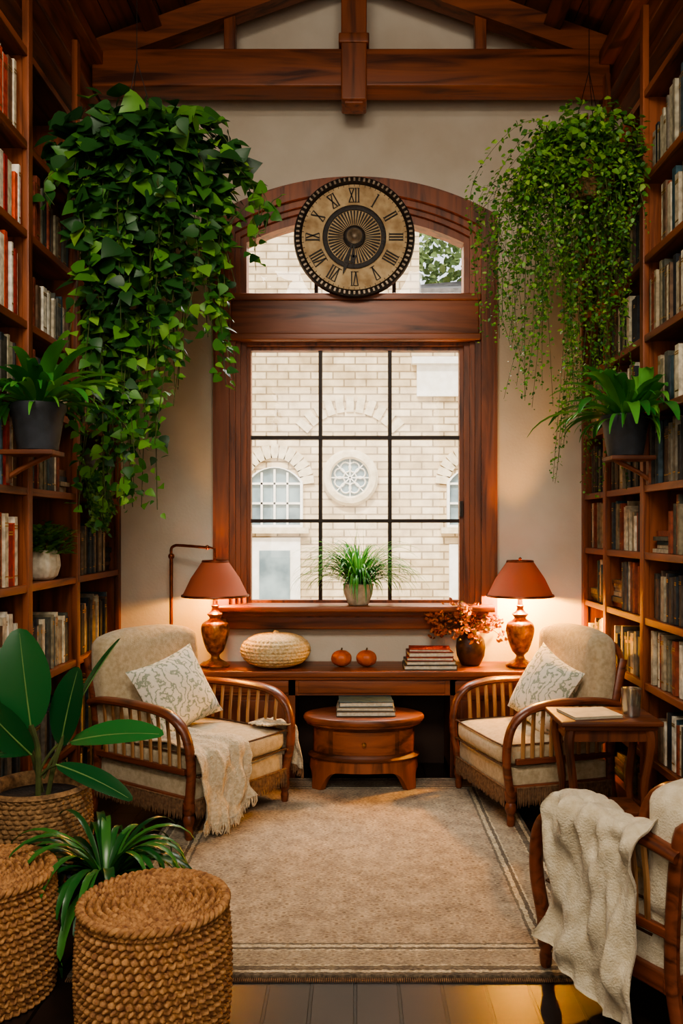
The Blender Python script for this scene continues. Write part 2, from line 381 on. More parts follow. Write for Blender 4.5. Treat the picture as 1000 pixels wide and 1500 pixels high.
def truss(y0,y1,name):
    e=empty(name)
    q=MB(); q.box((-1.60,y0,4.19),(1.55,y1,4.42),0,.012); q.obj('tie_beam',[WX],e)
    q=MB(); q.box((-.085,y0-.02,4.10),(.07,y1-.01,5.0),0,.01)
    q.box((-.065,y0+.0,4.085),(.05,y1-.04,4.11),0,.006); q.box((-.1,y0-.03,4.44),(.085,y1-.0,4.5),0,.008); q.obj('king_post',[WZ],e)
    for i,s in enumerate((-1,1)):
        q=MB(); a=V((s*1.62,0,4.30)); c=V((s*.05,0,4.30+.36*1.57)); d=(c-a).normalized(); nn=V((-d.z,0,d.x))*(1 if s<0 else -1)
        if nn.z<0: nn=-nn
        w=.145
        vs=[]
        for yy in (y0+.03,y1-.03):
            for p in (a,c,c+nn*w,a+nn*w): vs.append((p.x,yy,p.z+.03))
        q.add(vs,[(0,1,2,3),(7,6,5,4),(0,4,5,1),(1,5,6,2),(2,6,7,3),(3,7,4,0)])
        q.obj('rafter_%d'%i,[WX],e,smooth=False)
        q=MB(); q.box((s*.77-.035,y0+.05,4.40),(s*.77+.035,y1-.05,4.66),0,.006); q.obj('strut_%d'%i,[WZ],e)
truss(5.18,5.36,'roof_truss')
truss(2.2,2.38,'roof_truss')
for k,(s,wx,name) in enumerate(((-1,WLX,'trim_1'),(1,WRX,'trim_2'))):
    q=MB()
    def bx(a,c,z0,z1): 
        x0,x1=sorted((wx-s*a,wx-s*c)); q.box((x0,-1.15,z0),(x1,5.5,z1),0,.008)
    bx(0,.16,4.14,4.22); bx(0,.24,4.2,4.34); bx(0,.33,4.32,4.40); bx(0,.28,4.38,4.50)
    q.obj(name,[WY])
# ------------------------------------------------------------------ window
def ring(q,o,i,y0,y1,mi=0):
    n=len(o); vs=[]
    for y in (y0,y1):
        for P in (o,i):
            vs+=[(x,y,z) for x,z in P]
    fs=[]
    for j in range(n):
        k=(j+1)%n
        fs+=[(j,k,n+k,n+j),(2*n+j,3*n+j,3*n+k,2*n+k),(j,2*n+j,2*n+k,k),(n+j,n+k,3*n+k,3*n+j)]
    q.add(vs,fs,mi)
win=empty('window_1')
q=MB()
ring(q,arch(.905,.93,3.50,.245),arch(.865,.95,3.475,.235),5.43,5.5)
ring(q,arch(.885,.94,3.488,.24),arch(.80,.97,3.42,.215),5.405,5.52)
ring(q,arch(.805,.97,3.425,.216),arch(.765,1.0,3.395,.20),5.44,5.6)
ring(q,arch(.77,1.0,3.40,.20),arch(.735,1.02,3.375,.19),5.47,5.66)
q.obj('casing',[WZ],win)
q=MB()
q.box((-.79,5.43,2.74),(.79,5.66,2.97),0,.01); q.box((-.80,5.41,2.70),(.80,5.6,2.745),0,.008); q.box((-.80,5.415,2.955),(.80,5.6,3.0),0,.008)
q.obj('transom_rail',[WX],win)
def rect(hw,z0,z1): return [(-hw,z0),(-hw,z1),(hw,z1),(hw,z0)]
q=MB(); ring(q,rect(.745,1.0,2.71),rect(.70,1.02,2.68),5.49,5.62); ring(q,rect(.705,1.01,2.69),rect(.675,1.04,2.657),5.53,5.60)
ring(q,arch(.745,2.99,3.38,.19),arch(.70,3.01,3.345,.165),5.50,5.62)
q.obj('inner_frame',[WZ],win)
q=MB()
for x in (-.226,.226):
    q.box((x-.012,5.54,1.03),(x+.012,5.59,2.66)); q.box((x*1.12-.012,5.54,3.0),(x*1.12+.012,5.59,3.53))
for z in (2.094,1.553): q.box((-.68,5.535,z-.012),(.68,5.585,z+.012))
q.box((.60+.075,5.50,1.58),(.60+.095,5.54,1.68))
q.obj('glazing_bars',[BARW],win)
q=MB(); q.box((-.69,5.563,1.03),(.69,5.568,2.67)); 
ap=arch(.71,3.0,3.35,.17); n=len(ap); q.add([(x,5.565,z) for x,z in ap],[tuple(range(n))]); q.obj('glass_pane',[PANE],win,smooth=False)
q=MB(); q.box((-.87,5.27,.985),(.87,5.56,1.022),0,.01); q.box((-.84,5.36,.95),(.84,5.5,.99),0,.008); q.box((-.82,5.42,.862),(.82,5.5,.955),0,.01)
q.obj('sill',[WX],win)
# ------------------------------------------------------------------ exterior
YF=10.0
e=empty('stone_building')
q=MB(); q.box((-9,YF,-.5),(.75,YF+.4,8)); q.box((.75,YF+.0,-.5),(9,YF+.4,4.25)); q.obj('facade',[STONE],e,smooth=False)
q=MB(); q.add([(.75,YF-.15,4.2),(9,YF-.15,4.2),(9,YF+2.2,5.6),(.75,YF+2.2,4.9),(.75,YF-.15,4.28),(9,YF-.15,4.28),(9,YF+2.2,5.68),(.75,YF+2.2,4.98)],[(0,1,2,3),(7,6,5,4),(0,4,5,1),(1,5,6,2),(2,6,7,3),(3,7,4,0)])
q.obj('roof_slope',[EXTR],e,smooth=False)
def archwin(cx,zb,zs,hw):
    q=MB(); A=arch(hw,zb,zs,hw*.55,12)
    q.M=Matrix.Translation((cx,0,0)); n=len(A)
    q.add([(x,YF-.02,z) for x,z in A],[tuple(range(n))],0)
    ring(q,arch(hw+.03,zb-.03,zs,hw*.58,12),A,YF-.07,YF,1)
    for t in (-.5,0,.5): q.box((hw*t-.012,YF-.05,zb),(hw*t+.012,YF-.02,zs+hw*.5*(1-t*t)),1)
    for z in (zb+.25,zs-.02): q.box((-hw,YF-.05,z-.012),(hw,YF-.02,z+.012),1)
    for i in range(13):
        a=pi*(i+.5)/13; m=Matrix.Translation((cx,YF,zs-.02))@Matrix.Rotation(pi/2-a,4,'Y')
        q.M=m; q.box((-.045,-.035,hw+.0),(.045,.02,hw+.16),2)
    q.M=Matrix.Translation((cx,0,0)); q.box((-hw-.1,YF-.1,zb-.1),(hw+.1,YF,zb-.03),2)
    q.obj('arched_window',[EXTW,WHITEP,STONEP],e)
archwin(-.94,1.55,2.05,.3); archwin(1.4,1.55,2.05,.3)
q=MB(); q.box((-1.24,YF-.03,-.4),(-.64,YF,1.40)); q.box((-1.12,YF-.04,-.4),(-.76,YF-.02,1.25),1); q.box((1.1,YF-.03,-.4),(1.7,YF,1.32)); 
q.box((.72,YF-.06,3.05),(2.2,YF,3.42)); q.box((.66,YF-.12,3.42),(2.3,YF,3.5))
q.obj('doorways',[WHITEP,EXTW],e,smooth=False)
q=MB(); q.M=Matrix.Translation((-.06,YF,2.1))@Matrix.Rotation(pi/2,4,'X')
q.lathe([(.22,.02),(.22,.07),(.24,.09),(.30,.08),(.33,.04),(.33,0)],40,mi=0,cap=False); q.lathe([(.001,.02),(.225,.02)],40,mi=1,cap=False)
for i in range(8):
    a=pi*i/4; q.sweep([(0,0,.04),(.22*math.cos(a),.22*math.sin(a),.04)],.009,4,mi=2)
    q.lathe([(.05,.03),(.06,.05),(.07,.03)],12,(.13*math.cos(a+.4),.13*math.sin(a+.4),0),2,cap=False)
q.obj('rose_window',[STONEP,EXTW,WHITEP],e)
q=MB()
for i in range(11):
    a=pi*(.2+.6*(i+.5)/11); q.M=Matrix.Translation((-.06,YF,2.25))@Matrix.Rotation(pi/2-a,4,'Y'); q.box((-.045,-.02,.62),(.045,.02,.80))
q.obj('relieving_arch',[STONEP],e)
q=MB(); HP=[(.12,.6),(.35,1),(.65,.75)]
for i in range(2600):
    th=U(0,2*pi); ph=U(-1,1); r=U(.5,1)**.5
    p=V((2.4+1.7*r*math.cos(th)*math.sqrt(1-ph*ph),12.9+1.0*r*math.sin(th)*math.sqrt(1-ph*ph),5.6+1.5*r*ph))
    q.leaf(p,(U(-1,1),U(-1,1),U(-1,.3)),(U(-1,1),-1,U(0,1)),.14,.10,HP,mi=0)
q.sweep([(2.4,12.9,-.5),(2.45,12.9,2.5),(2.4,12.9,5)],[.18,.14,.08],8,mi=1)
q.obj('garden_tree',[TREEL,STEM],smooth=False)
q=MB(); q.box((-9,5.76,-.6),(9,16,-.5)); q.obj('ground',[STONEP],smooth=False)
# ------------------------------------------------------------------ bookshelves
def shelf(name,xf,xw,ups,levels,posts_to=4.16):
    e=empty(name); s=1 if xw>xf else -1
    def bb(q,xa,xb,y0,y1,z0,z1,mi=0,bev=0):
        x0,x1=sorted((xa,xb)); q.box((x0,y0,z0),(x1,y1,z1),mi,bev)
    q=MB()
    for i,y in enumerate(ups):
        bb(q,xf,xw-s*.001,y-.018,y+.018,0,3.72); bb(q,xf-s*.012,xf+s*.02,y-.026,y+.026,0,posts_to,0,.004)
    q.obj('uprights',[WZ],e)
    q=MB(); ya,yb=ups[-1],ups[0]
    for z in levels+[.08,3.72]:
        bb(q,xf+s*.004,xw-s*.001,ya,yb,z-.026,z); bb(q,xf-s*.006,xf+s*.016,ya,yb,z-.034,z+.002,0,.003)
    bb(q,xf-s*.004,xf+s*.02,ya,yb,0,.06)
    q.obj('shelf_boards',[WY],e)
    q=MB(); bb(q,xw-s*.012,xw-s*.002,ya,yb,0,3.72); q.obj('back_panel',[BACKW],e,smooth=False)
    return e
LVL=[.34,.79,1.24,1.69,2.09,2.46,2.88,3.29]
RVL=[.36,.72,1.05,1.38,1.72,2.10,2.48,2.88,3.28]
UL=[5.478,4.66,3.97,3.27,2.57,1.87,1.17]; UR=[5.478,5.0,4.35,3.7,3.05,2.4,1.75]
shelf('bookshelf',XL,WLX,UL,LVL); shelf('bookshelf',XR,WRX,UR,RVL)
BK1=island('book_spines_warm',['#a3301f','#d5c8ad','#c4481f','#e6dcc6','#9c2520','#ded4be','#b53a1c','#ebe3d2','#6d4a34','#d2542a','#4d6470'],.65,True,noise=30)
BK2=island('book_spines_muted',['#434b50','#b8ac94','#6c5440','#8a8068','#34505a','#d6cbb0','#8a4630','#545449','#a4957a','#2a2d33','#e0d8c4'],.7,True,noise=30)
BK3=island('book_spines_dark',['#2b3136','#4c4841','#7a7262','#343333','#a29a84','#3f4e56','#5a4a3c','#b8ae94','#2f373c','#686054'],.7,True,noise=30)
def books(name,xf,xw,ups,levels,pal,skip=()):
    s=1 if xw>xf else -1; q=MB(); rnd=random.Random(11 if s>0 else 5)
    lv=[.08]+levels; tops=levels+[3.69]
    for bi in range(len(ups)-1):
        ya=ups[bi+1]+.03; yb=ups[bi]-.03
        for li,z in enumerate(lv):
            if (bi,li) in skip: continue
            hmax=min(tops[li]-z-.05,.36)
            if hmax<.12: continue
            p=pal(bi,li,rnd)
            end=yb-(rnd.uniform(0,.28) if rnd.random()<.5 else .01)
            if s<0 and bi==0 and li==4: ya=5.02
            else: ya=ups[bi+1]+.03
            y=ya; hb=rnd.uniform(.68,.95)*hmax
            while True:
                t=rnd.uniform(.016,.048)
                if y+t>end: break
                h=min(hmax*.97,max(.12,hb+rnd.uniform(-.035,.035))); d=rnd.uniform(.19,.25); ins=rnd.uniform(.01,.035)
                x0,x1=sorted((xf+s*ins,xf+s*(ins+d)))
                q.box((x0,y,z+.003),(x1,y+t-.0015,z+h),p)
                xs=xf+s*ins
                if rnd.random()<.45:
                    xa,xb=sorted((xs-s*.0012,xs+s*.004))
                    for fz in (.14,.82,.86): q.box((xa,y+.001,z+h*fz),(xb,y+t-.0025,z+h*fz+.006),3)
                if rnd.random()<.03: hb=rnd.uniform(.6,.92)*hmax
                y+=t+(.001)
            if yb-y>.15:
                zz=z+.003
                for k in range(rnd.randint(2,6)):
                    t=rnd.uniform(.018,.038); 
                    if zz+t>z+hmax: break
                    x0,x1=sorted((xf+s*rnd.uniform(.02,.05),xf+s*.24))
                    y1_=min(yb-.005,y+.23); q.box((x0,y+.015+rnd.uniform(0,.015),zz),(x1,y1_,zz+t-.002),p); 
                    zz+=t
    return q.obj(name,[BK1,BK2,BK3,GOLD],smooth=False)
books('books',XL,WLX,UL,LVL,lambda b,l,r:(0 if (b in(2,3) and l not in(0,1,5)) else (1 if r.random()<.6 else 2)),skip={(1,3),(1,8)})
books('books',XR,WRX,UR,RVL,lambda b,l,r:(2 if r.random()<.6 else 1),skip=())
# ------------------------------------------------------------------ rug
rx0,rx1,ry0,ry1=-.96,.86,2.84,5.10
rug=MB(); hx,hy=(rx1-rx0)/2,(ry1-ry0)/2
rug.rbox((0,0,RT/2),(2*hx,2*hy,RT),.006,0,uni=False)
for k in range(260):
    x=-hx+2*hx*(k+.5)/260
    for s in(-1,1): rug.box((x-.0025,s*hy-(.020 if s<0 else 0),.001),(x+.0015,s*hy+(.018 if s>0 else 0),.006),1)
rug.obj('area_rug',[rug_mat(hx,hy),FRINGE],loc=((rx0+rx1)/2,(ry0+ry1)/2,0.001))
# ------------------------------------------------------------------ desk
dk=empty('window_desk')
q=MB(); q.box((-.98,5.10,.612),(1.10,5.495,.65),0,.008); q.box((-.97,5.115,.595),(1.09,5.495,.614),0,.004); q.obj('desk_top',[WX],dk)
q=MB(); q.box((-.95,5.13,.50),(1.07,5.15,.60)); 
for x0,x1 in ((-.92,-.40),(-.34,.54),(.60,1.04)): q.box((x0,5.122,.515),(x1,5.132,.585),0,.003)
q.obj('apron',[WX],dk)
q=MB()
for x0,x1 in ((-.95,-.36),(.57,1.07)):
    q.box((x0,5.13,.0),(x0+.04,5.49,.6)); q.box((x1-.04,5.13,.0),(x1,5.49,.6)); q.box((x0,5.14,.015),(x1,5.16,.5)); q.box((x0,5.47,.015),(x1,5.49,.5))
    q.box((x0+.06,5.13,.08),(x1-.06,5.142,.47),0,.004); q.box((x0,5.14,.0),(x1,5.49,.05))
q.obj('pedestals',[DZ],dk)
q=MB(); q.box((-.36,5.475,.0),(.57,5.49,.5)); q.obj('back_board',[BACKW],dk)
DT=.651
def table_lamp(loc,w):
    e=empty('table_lamp',loc)
    q=MB()
    pr=[(.085,0),(.088,.012),(.07,.025),(.05,.035),(.03,.05),(.026,.07),(.04,.085),(.05,.10),(.068,.15),(.08,.20),(.084,.235),(.076,.265),(.05,.285),(.035,.30),(.045,.315),(.05,.325),(.03,.34),(.02,.36),(.024,.375),(.016,.39),(.014,.47)]
    pp=[tuple(p) for p in cr([(a,c,0) for a,c in pr],3)]
    q.lathe([(p[0],p[1]) for p in pp],48,fn=lambda th,r,z:r*(1+(.05*abs(math.sin(8*th+z*18)) if .09<z<.28 else 0)))
    q.obj('base',[BRASS],e)
    q=MB(); q.lathe([(.205,.435),(.20,.44),(.15,.545),(.083,.645),(.08,.65),(.077,.648),(.147,.542),(.197,.438)],48,cap=False)
    o=q.obj('shade',[SHADE],e,ang=70)
    q=MB(); q.lathe([(.206,.431),(.209,.435),(.206,.445),(.202,.445)],48,cap=False); q.lathe([(.081,.642),(.085,.648),(.081,.656),(.076,.65)],32,cap=False)
    for a in (0,pi/2): q.sweep([(-.078*math.cos(a),-.078*math.sin(a),.645),(.078*math.cos(a),.078*math.sin(a),.645)],.002,4)
    q.sweep([(0,0,.46),(0,0,.66)],.003,6); q.ball((0,0,.665),.01)
    q.obj('shade_trim',[COPPER],e)
    q=MB(); q.ball((0,0,.52),.026,12); q.obj('bulb',[BULB],e)
    pt('lamp_light',(0,.0,.475),w,(1,.43,.05),.03,e)
    return e
table_lamp((-.865,5.28,DT),45)
table_lamp((1.02,5.28,DT),190)
e=empty('floor_lamp',(-1.15,5.34,0))
q=MB(); q.lathe([(.10,0),(.10,.012),(.03,.03),(.012,.05)],24)
q.sweep([(0,0,.04),(0,0,1.33)],.011,10); q.sweep(cr([(0,0,1.32),(0,0,1.375),(.02,-.002,1.395),(.06,-.008,1.398),(.24,-.055,1.385)],5),.009,10); q.sweep([(.24,-.055,1.39),(.282,-.06,1.378),(.285,-.06,1.328)],.007,8)
q.ball((0,0,1.33),.02); q.ball((.235,-.055,1.386),.015)
q.obj('pole_and_arm',[COPPER],e)
q=MB(); nr=54; prof=[(max(.002,.205*math.sin(pi*i/nr)**.75),.105-.105*math.cos(pi*i/nr)) for i in range(nr+1)]
q.lathe(prof,200,fn=lambda th,r,z:r*(1+.03*abs(math.sin(20*th+(1 if int(z/.021)%2 else -1)*z*60)))+.008*abs(math.sin(z*pi/.021)))
q.sweep([(0,0,.20),(.005,0,.222)],[.022,.014],8)
q.obj('woven_pouf',[GOURD],loc=(-.49,5.262,DT),ang=80)
for x in (-.085,.07):
    q=MB(); prof=[(max(.002,.066*math.sin(pi*i/16)),.05-.05*math.cos(pi*i/16)) for i in range(17)]
    q.lathe(prof,48,fn=lambda th,r,z:r*(1-.06*abs(math.cos(4*th))**3)); q.sweep([(0,0,.095),(.004,0,.115)],[.008,.005],6,mi=1)
    q.obj('small_pumpkin',[ORANGE,STEM],loc=(x,5.28+.02*x,DT),ang=80)
BKC=[mat('book_cover_%d'%i,c,None,.6,20) for i,c in enumerate(('#9a3a2a','#4a4640','#2d4650','#8c7c64','#6b2f24','#c9bfa8'))]
def stack(name,loc,specs,rot0=0):
    e=empty(name,loc,rot0); z=0
    for i,(w,d,t,c,r) in enumerate(specs):
        q=MB(); q.M=Matrix.Translation((0,0,z))@Matrix.Rotation(r,4,'Z')
        q.box((-w/2,-d/2,0),(w/2,d/2,.004)); q.box((-w/2,-d/2,t-.004),(w/2,d/2,t)); q.box((-w/2,d/2-.004,.004),(w/2,d/2,t-.004))
        q.box((-w/2+.004,-d/2+.005,.004),(w/2-.004,d/2-.004,t-.004),1)
        q.obj('book_%d'%i,[BKC[c],PAPER],e,smooth=False); z+=t
stack('book_stack',(.455,5.24,DT),[(.32,.2,.028,1,0),(.30,.2,.025,1,.04),(.28,.19,.022,0,-.03),(.27,.18,.03,4,.05),(.25,.17,.018,0,-.05)])
e=empty('flower_vase',(.72,5.33,DT))
q=MB(); q.lathe([(.055,0),(.062,.01),(.085,.06),(.092,.11),(.085,.16),(.06,.195),(.055,.21),(.065,.225),(.06,.225),(.05,.205)],40,fn=lambda th,r,z:r*(1+.02*math.sin(14*th)*(1 if .03<z<.18 else 0))); q.obj('vase',[VASE],e,ang=70)
q=MB(); q2=MB()
for i in range(46):
    a=U(0,2*pi); rr=U(.05,.25); h=U(.24,.40)-rr*.25
    tip=V((rr*math.cos(a)-.03,min(.1,rr*math.sin(a)*.6),h)); p=cr([(0,0,.12),(tip.x*.35,tip.y*.35,.25),tip],4); q.sweep(p,.0018,4)
    for k in range(16):
        c=tip+V((U(-.035,.035),U(-.03,.03),U(-.04,.03))); q2.leaf(c,(U(-1,1),U(-1,1),U(-.4,1)),(U(-1,1),-1,U(-1,1)),U(.02,.04),U(.012,.024),HP)
q.obj('stems',[STEM],e); q2.obj('blooms',[FLOWER],e,smooth=False)
def strap_plant(q,c,n,Lr,Wr,elev=(.5,1.4),droop=1.0,r0=.03,seg=9,ymax=None,fold=.3,mi=0,squash=1,xlim=None):
    c=V(c)
    for i in range(n):
        a=2*pi*(i+R())/n; el=U(*elev); Ln=U(*Lr); d=V((math.cos(a),math.sin(a)*squash,0)); p=c+d*r0*R(); pts=[p.copy()]; el2=el
        for k in range(seg):
            st=Ln/seg; el2-=droop*(.25+1.2*k/seg)*1.3/seg*1.4
            p=p+(d*math.cos(el2)+V((0,0,1))*math.sin(el2))*st
            if ymax is not None and p.y>ymax: p.y=ymax
            if xlim is not None: p.x=min(max(p.x,xlim[0]),xlim[1])
            pts.append(p.copy())
        q.strap(pts,U(*Wr),fold=fold,mi=mi)
e=empty('potted_grass',(.02,5.37,1.0235))
q=MB(); q.lathe([(.06,0),(.066,.01),(.088,.07),(.094,.12),(.098,.13),(.09,.135),(.085,.12)],36,fn=lambda th,r,z:r*(1+.02*abs(math.sin(10*th)))); q.obj('pot',[POTC],e,ang=70)
q=MB(); strap_plant(q,(0,0,.11),360,(.26,.54),(.008,.014),(.6,1.55),1.35,.06,9,.13,squash=.6); 
for i in range(5): q.strap([V((U(-.02,.02),0,.1)),V((U(-.05,.05),-.02,.3)),V((U(-.1,.1),-.03,.5))],.005)
q.obj('blades',[LEAFG],e)
# ------------------------------------------------------------------ clock
ck=empty('wall_clock',(-.005,5.395,3.335)); CM=Matrix.Rotation(pi/2,4,'X')
q=MB(); q.M=CM; q.lathe([(.001,0),(.375,0),(.382,.02),(.375,.045),(.352,.055),(.334,.045),(.33,.03),(.001,.03)],96,cap=False)
q.lathe([(.196,.03),(.2,.04),(.19,.044),(.17,.04),(.168,.03)],64,cap=False)
q.obj('rim',[CLOCKD],ck,ang=50)
q=MB(); q.M=CM; q.lathe([(.001,.032),(.332,.032)],96,cap=False); q.obj('face',[CLOCKF],ck)
q=MB(); q.M=CM
for i in range(72):
    a=2*pi*i/72; q.M=CM@Matrix.Rotation(a,4,'Z')
    q.box((.345,-.006,.045),(.366,.006,.056),0)
q.obj('studs',[STUD],ck,smooth=False)
q=MB()
num=['XII','I','II','III','IIII','V','VI','VII','VIII','IX','X','XI']
for i,s_ in enumerate(num):
    base_=CM@Matrix.Rotation(-2*pi*i/12,4,'Z')@Matrix.Translation((0,.262,.033))
    ws={'I':.018,'V':.034,'X':.036}; tot=sum(ws[c] for c in s_); x=-tot/2; h=.042
    for c in s_:
        w=ws[c]; x0=x+w/2; q.M=base_
        if c=='I': q.box((x0-.004,-h,0),(x0+.004,h,.006)); 
        elif c=='V':
            for sg in(-1,1):
                q.M=base_@Matrix.Translation((x0+sg*.007,0,0))@Matrix.Rotation(-sg*.17,4,'Z'); q.box((-.0035,-h,0),(.0035,h,.006))
        else:
            for sg in(-1,1):
                q.M=base_@Matrix.Translation((x0,0,0))@Matrix.Rotation(sg*.34,4,'Z'); q.box((-.0035,-h*1.03,0),(.0035,h*1.03,.006))
        q.M=base_; q.box((x,-h-.003,0),(x+w-.003,-h,.006)); q.box((x,h,0),(x+w-.003,h+.003,.006)); x+=w
for i in range(48):
    q.M=CM@Matrix.Rotation(2*pi*i/48,4,'Z'); q.add([(.05,-.001,.038),(.05,.001,.038),(.165,.0055,.038),(.165,-.0055,.038),(.05,-.001,.033),(.05,.001,.033),(.165,.0055,.033),(.165,-.0055,.033)],[(3,2,1,0),(0,1,5,4),(1,2,6,5),(2,3,7,6),(3,0,4,7)])
for i in range(60):
    q.M=CM@Matrix.Rotation(2*pi*i/60,4,'Z'); q.box((.318,-.0015,.033),(.33,.0015,.036))
for i,(a,l_) in enumerate(((2.55,.19),(2.75,.25))):
    q.M=CM@Matrix.Rotation(-a*1.25,4,'Z'); q.box((-.006,-.05,.046+.004*i),(.006,l_*.7,.05+.004*i)); q.add([(-.02,l_*.62,.046),(.02,l_*.62,.046),(0,l_,.046),(-.02,l_*.62,.05),(.02,l_*.62,.05),(0,l_,.05)],[(2,1,0),(3,4,5),(0,1,4,3),(1,2,5,4),(2,0,3,5)])
q.M=CM; q.lathe([(.07,.03),(.07,.045),(.055,.052),(.04,.05)],40)
q.obj('numerals_and_hands',[CLOCKD],ck,smooth=False)
q=MB(); q.M=CM; q.lathe([(.05,.05),(.048,.056),(.03,.062),(.02,.07),(.001,.073)],32); q.obj('hub',[STUD],ck)
# ------------------------------------------------------------------ armchair
def pillow(q,w,h,t,mi=0,n=18):
    for s in (1,-1):
        vs=[];fs=[]
        for i in range(n+1):
            for j in range(n+1):
                u=-1+2*i/n; v=-1+2*j/n
                x=w/2*u*(1-.10*(1-v*v)*abs(u)); y=h/2*v*(1-.10*(1-u*u)*abs(v))
                z=s*t/2*(((1-u*u)*(1-v*v))**.42)*(1+.05*math.sin(5*u+3*v))
                vs.append((x,y,z))
        for i in range(n):
            for j in range(n):
                a=i*(n+1)+j; f=(a,a+n+1,a+n+2,a+1); fs.append(f if s>0 else f[::-1])
        q.add(vs,fs,mi)
def drape(q,path,wd,width,amp,seed=0,mi=0,fr=True,k=6,widen=.2,fmi=1,flen=.05,freq=17,w0=0,crum=0,slant=0):
    # cloth strip laid over a path; folds only ever lift away from what it lies on
    rn=random.Random(seed); P=cr(path,k); wd=V(wd).normalized(); nu=40; ns=len(P); vs=[];fs=[]
    ph=rn.uniform(0,6); th=.007
    for layer in (1,-1):
        for i,p in enumerate(P):
            t=(P[min(i+1,ns-1)]-P[max(i-1,0)]).normalized(); nr=t.cross(wd).normalized(); s=i/(ns-1)
            hang=min(1,max(0,-t.z*1.2)) if i>ns//2 else .25
            for j in range(nu+1):
                u=j/nu-.5; w=width*(1+widen*(s-.3))
                off=amp*(.3+hang)*(math.sin(u*freq+ph+s*2.7)+.5*math.sin(u*freq*1.9+ph*2-s*5)+.35*math.sin(u*7+s*13+ph))
                if crum:
                    nv=mnoise.noise(V((u*5+seed,s*6,0)))+.5*mnoise.noise(V((u*11,s*14+seed,2)))
                    off+=crum*(.35+hang)*(nv+.45)
                off=max(off,-.002)+layer*th*.5
                vs.append(tuple(p+wd*((u+.5)*w-width*.5+w0*s+.012*math.sin(s*9+ph+u*3))+nr*off+V((0,0,(-.03*math.sin(u*5+ph)+slant*u)*s*s))))
    m=(nu+1)*ns
    for L_ in (0,1):
        for i in range(ns-1):
            for j in range(nu):
                a=L_*m+i*(nu+1)+j; f=(a,a+nu+1,a+nu+2,a+1); fs.append(f[::-1] if L_ else f)
    for i in range(ns-1):
        for j in (0,nu):
            a=i*(nu+1)+j; f=(a,a+nu+1,a+nu+1+m,a+m); fs.append(f)
    for j in range(nu):
        for i in (0,ns-1):
            a=i*(nu+1)+j; fs.append((a,a+1,a+1+m,a+m))
    q.add(vs,fs,mi)
    if fr:
        for j in range(nu*2):
            a=(ns-1)*(nu+1)+j//2; p0=V(vs[a]); p1=V(vs[min(a+1,(ns)*(nu+1)-1)]); p=p0.lerp(p1,.5*(j%2))
            q.sweep([p,p+V((rn.uniform(-.006,.006),rn.uniform(-.006,.006),-flen*.5)),p+V((rn.uniform(-.012,.012),rn.uniform(-.012,.012),-flen*rn.uniform(.8,1.1)))],[.0035,.004,.0015],5,mi=fmi)
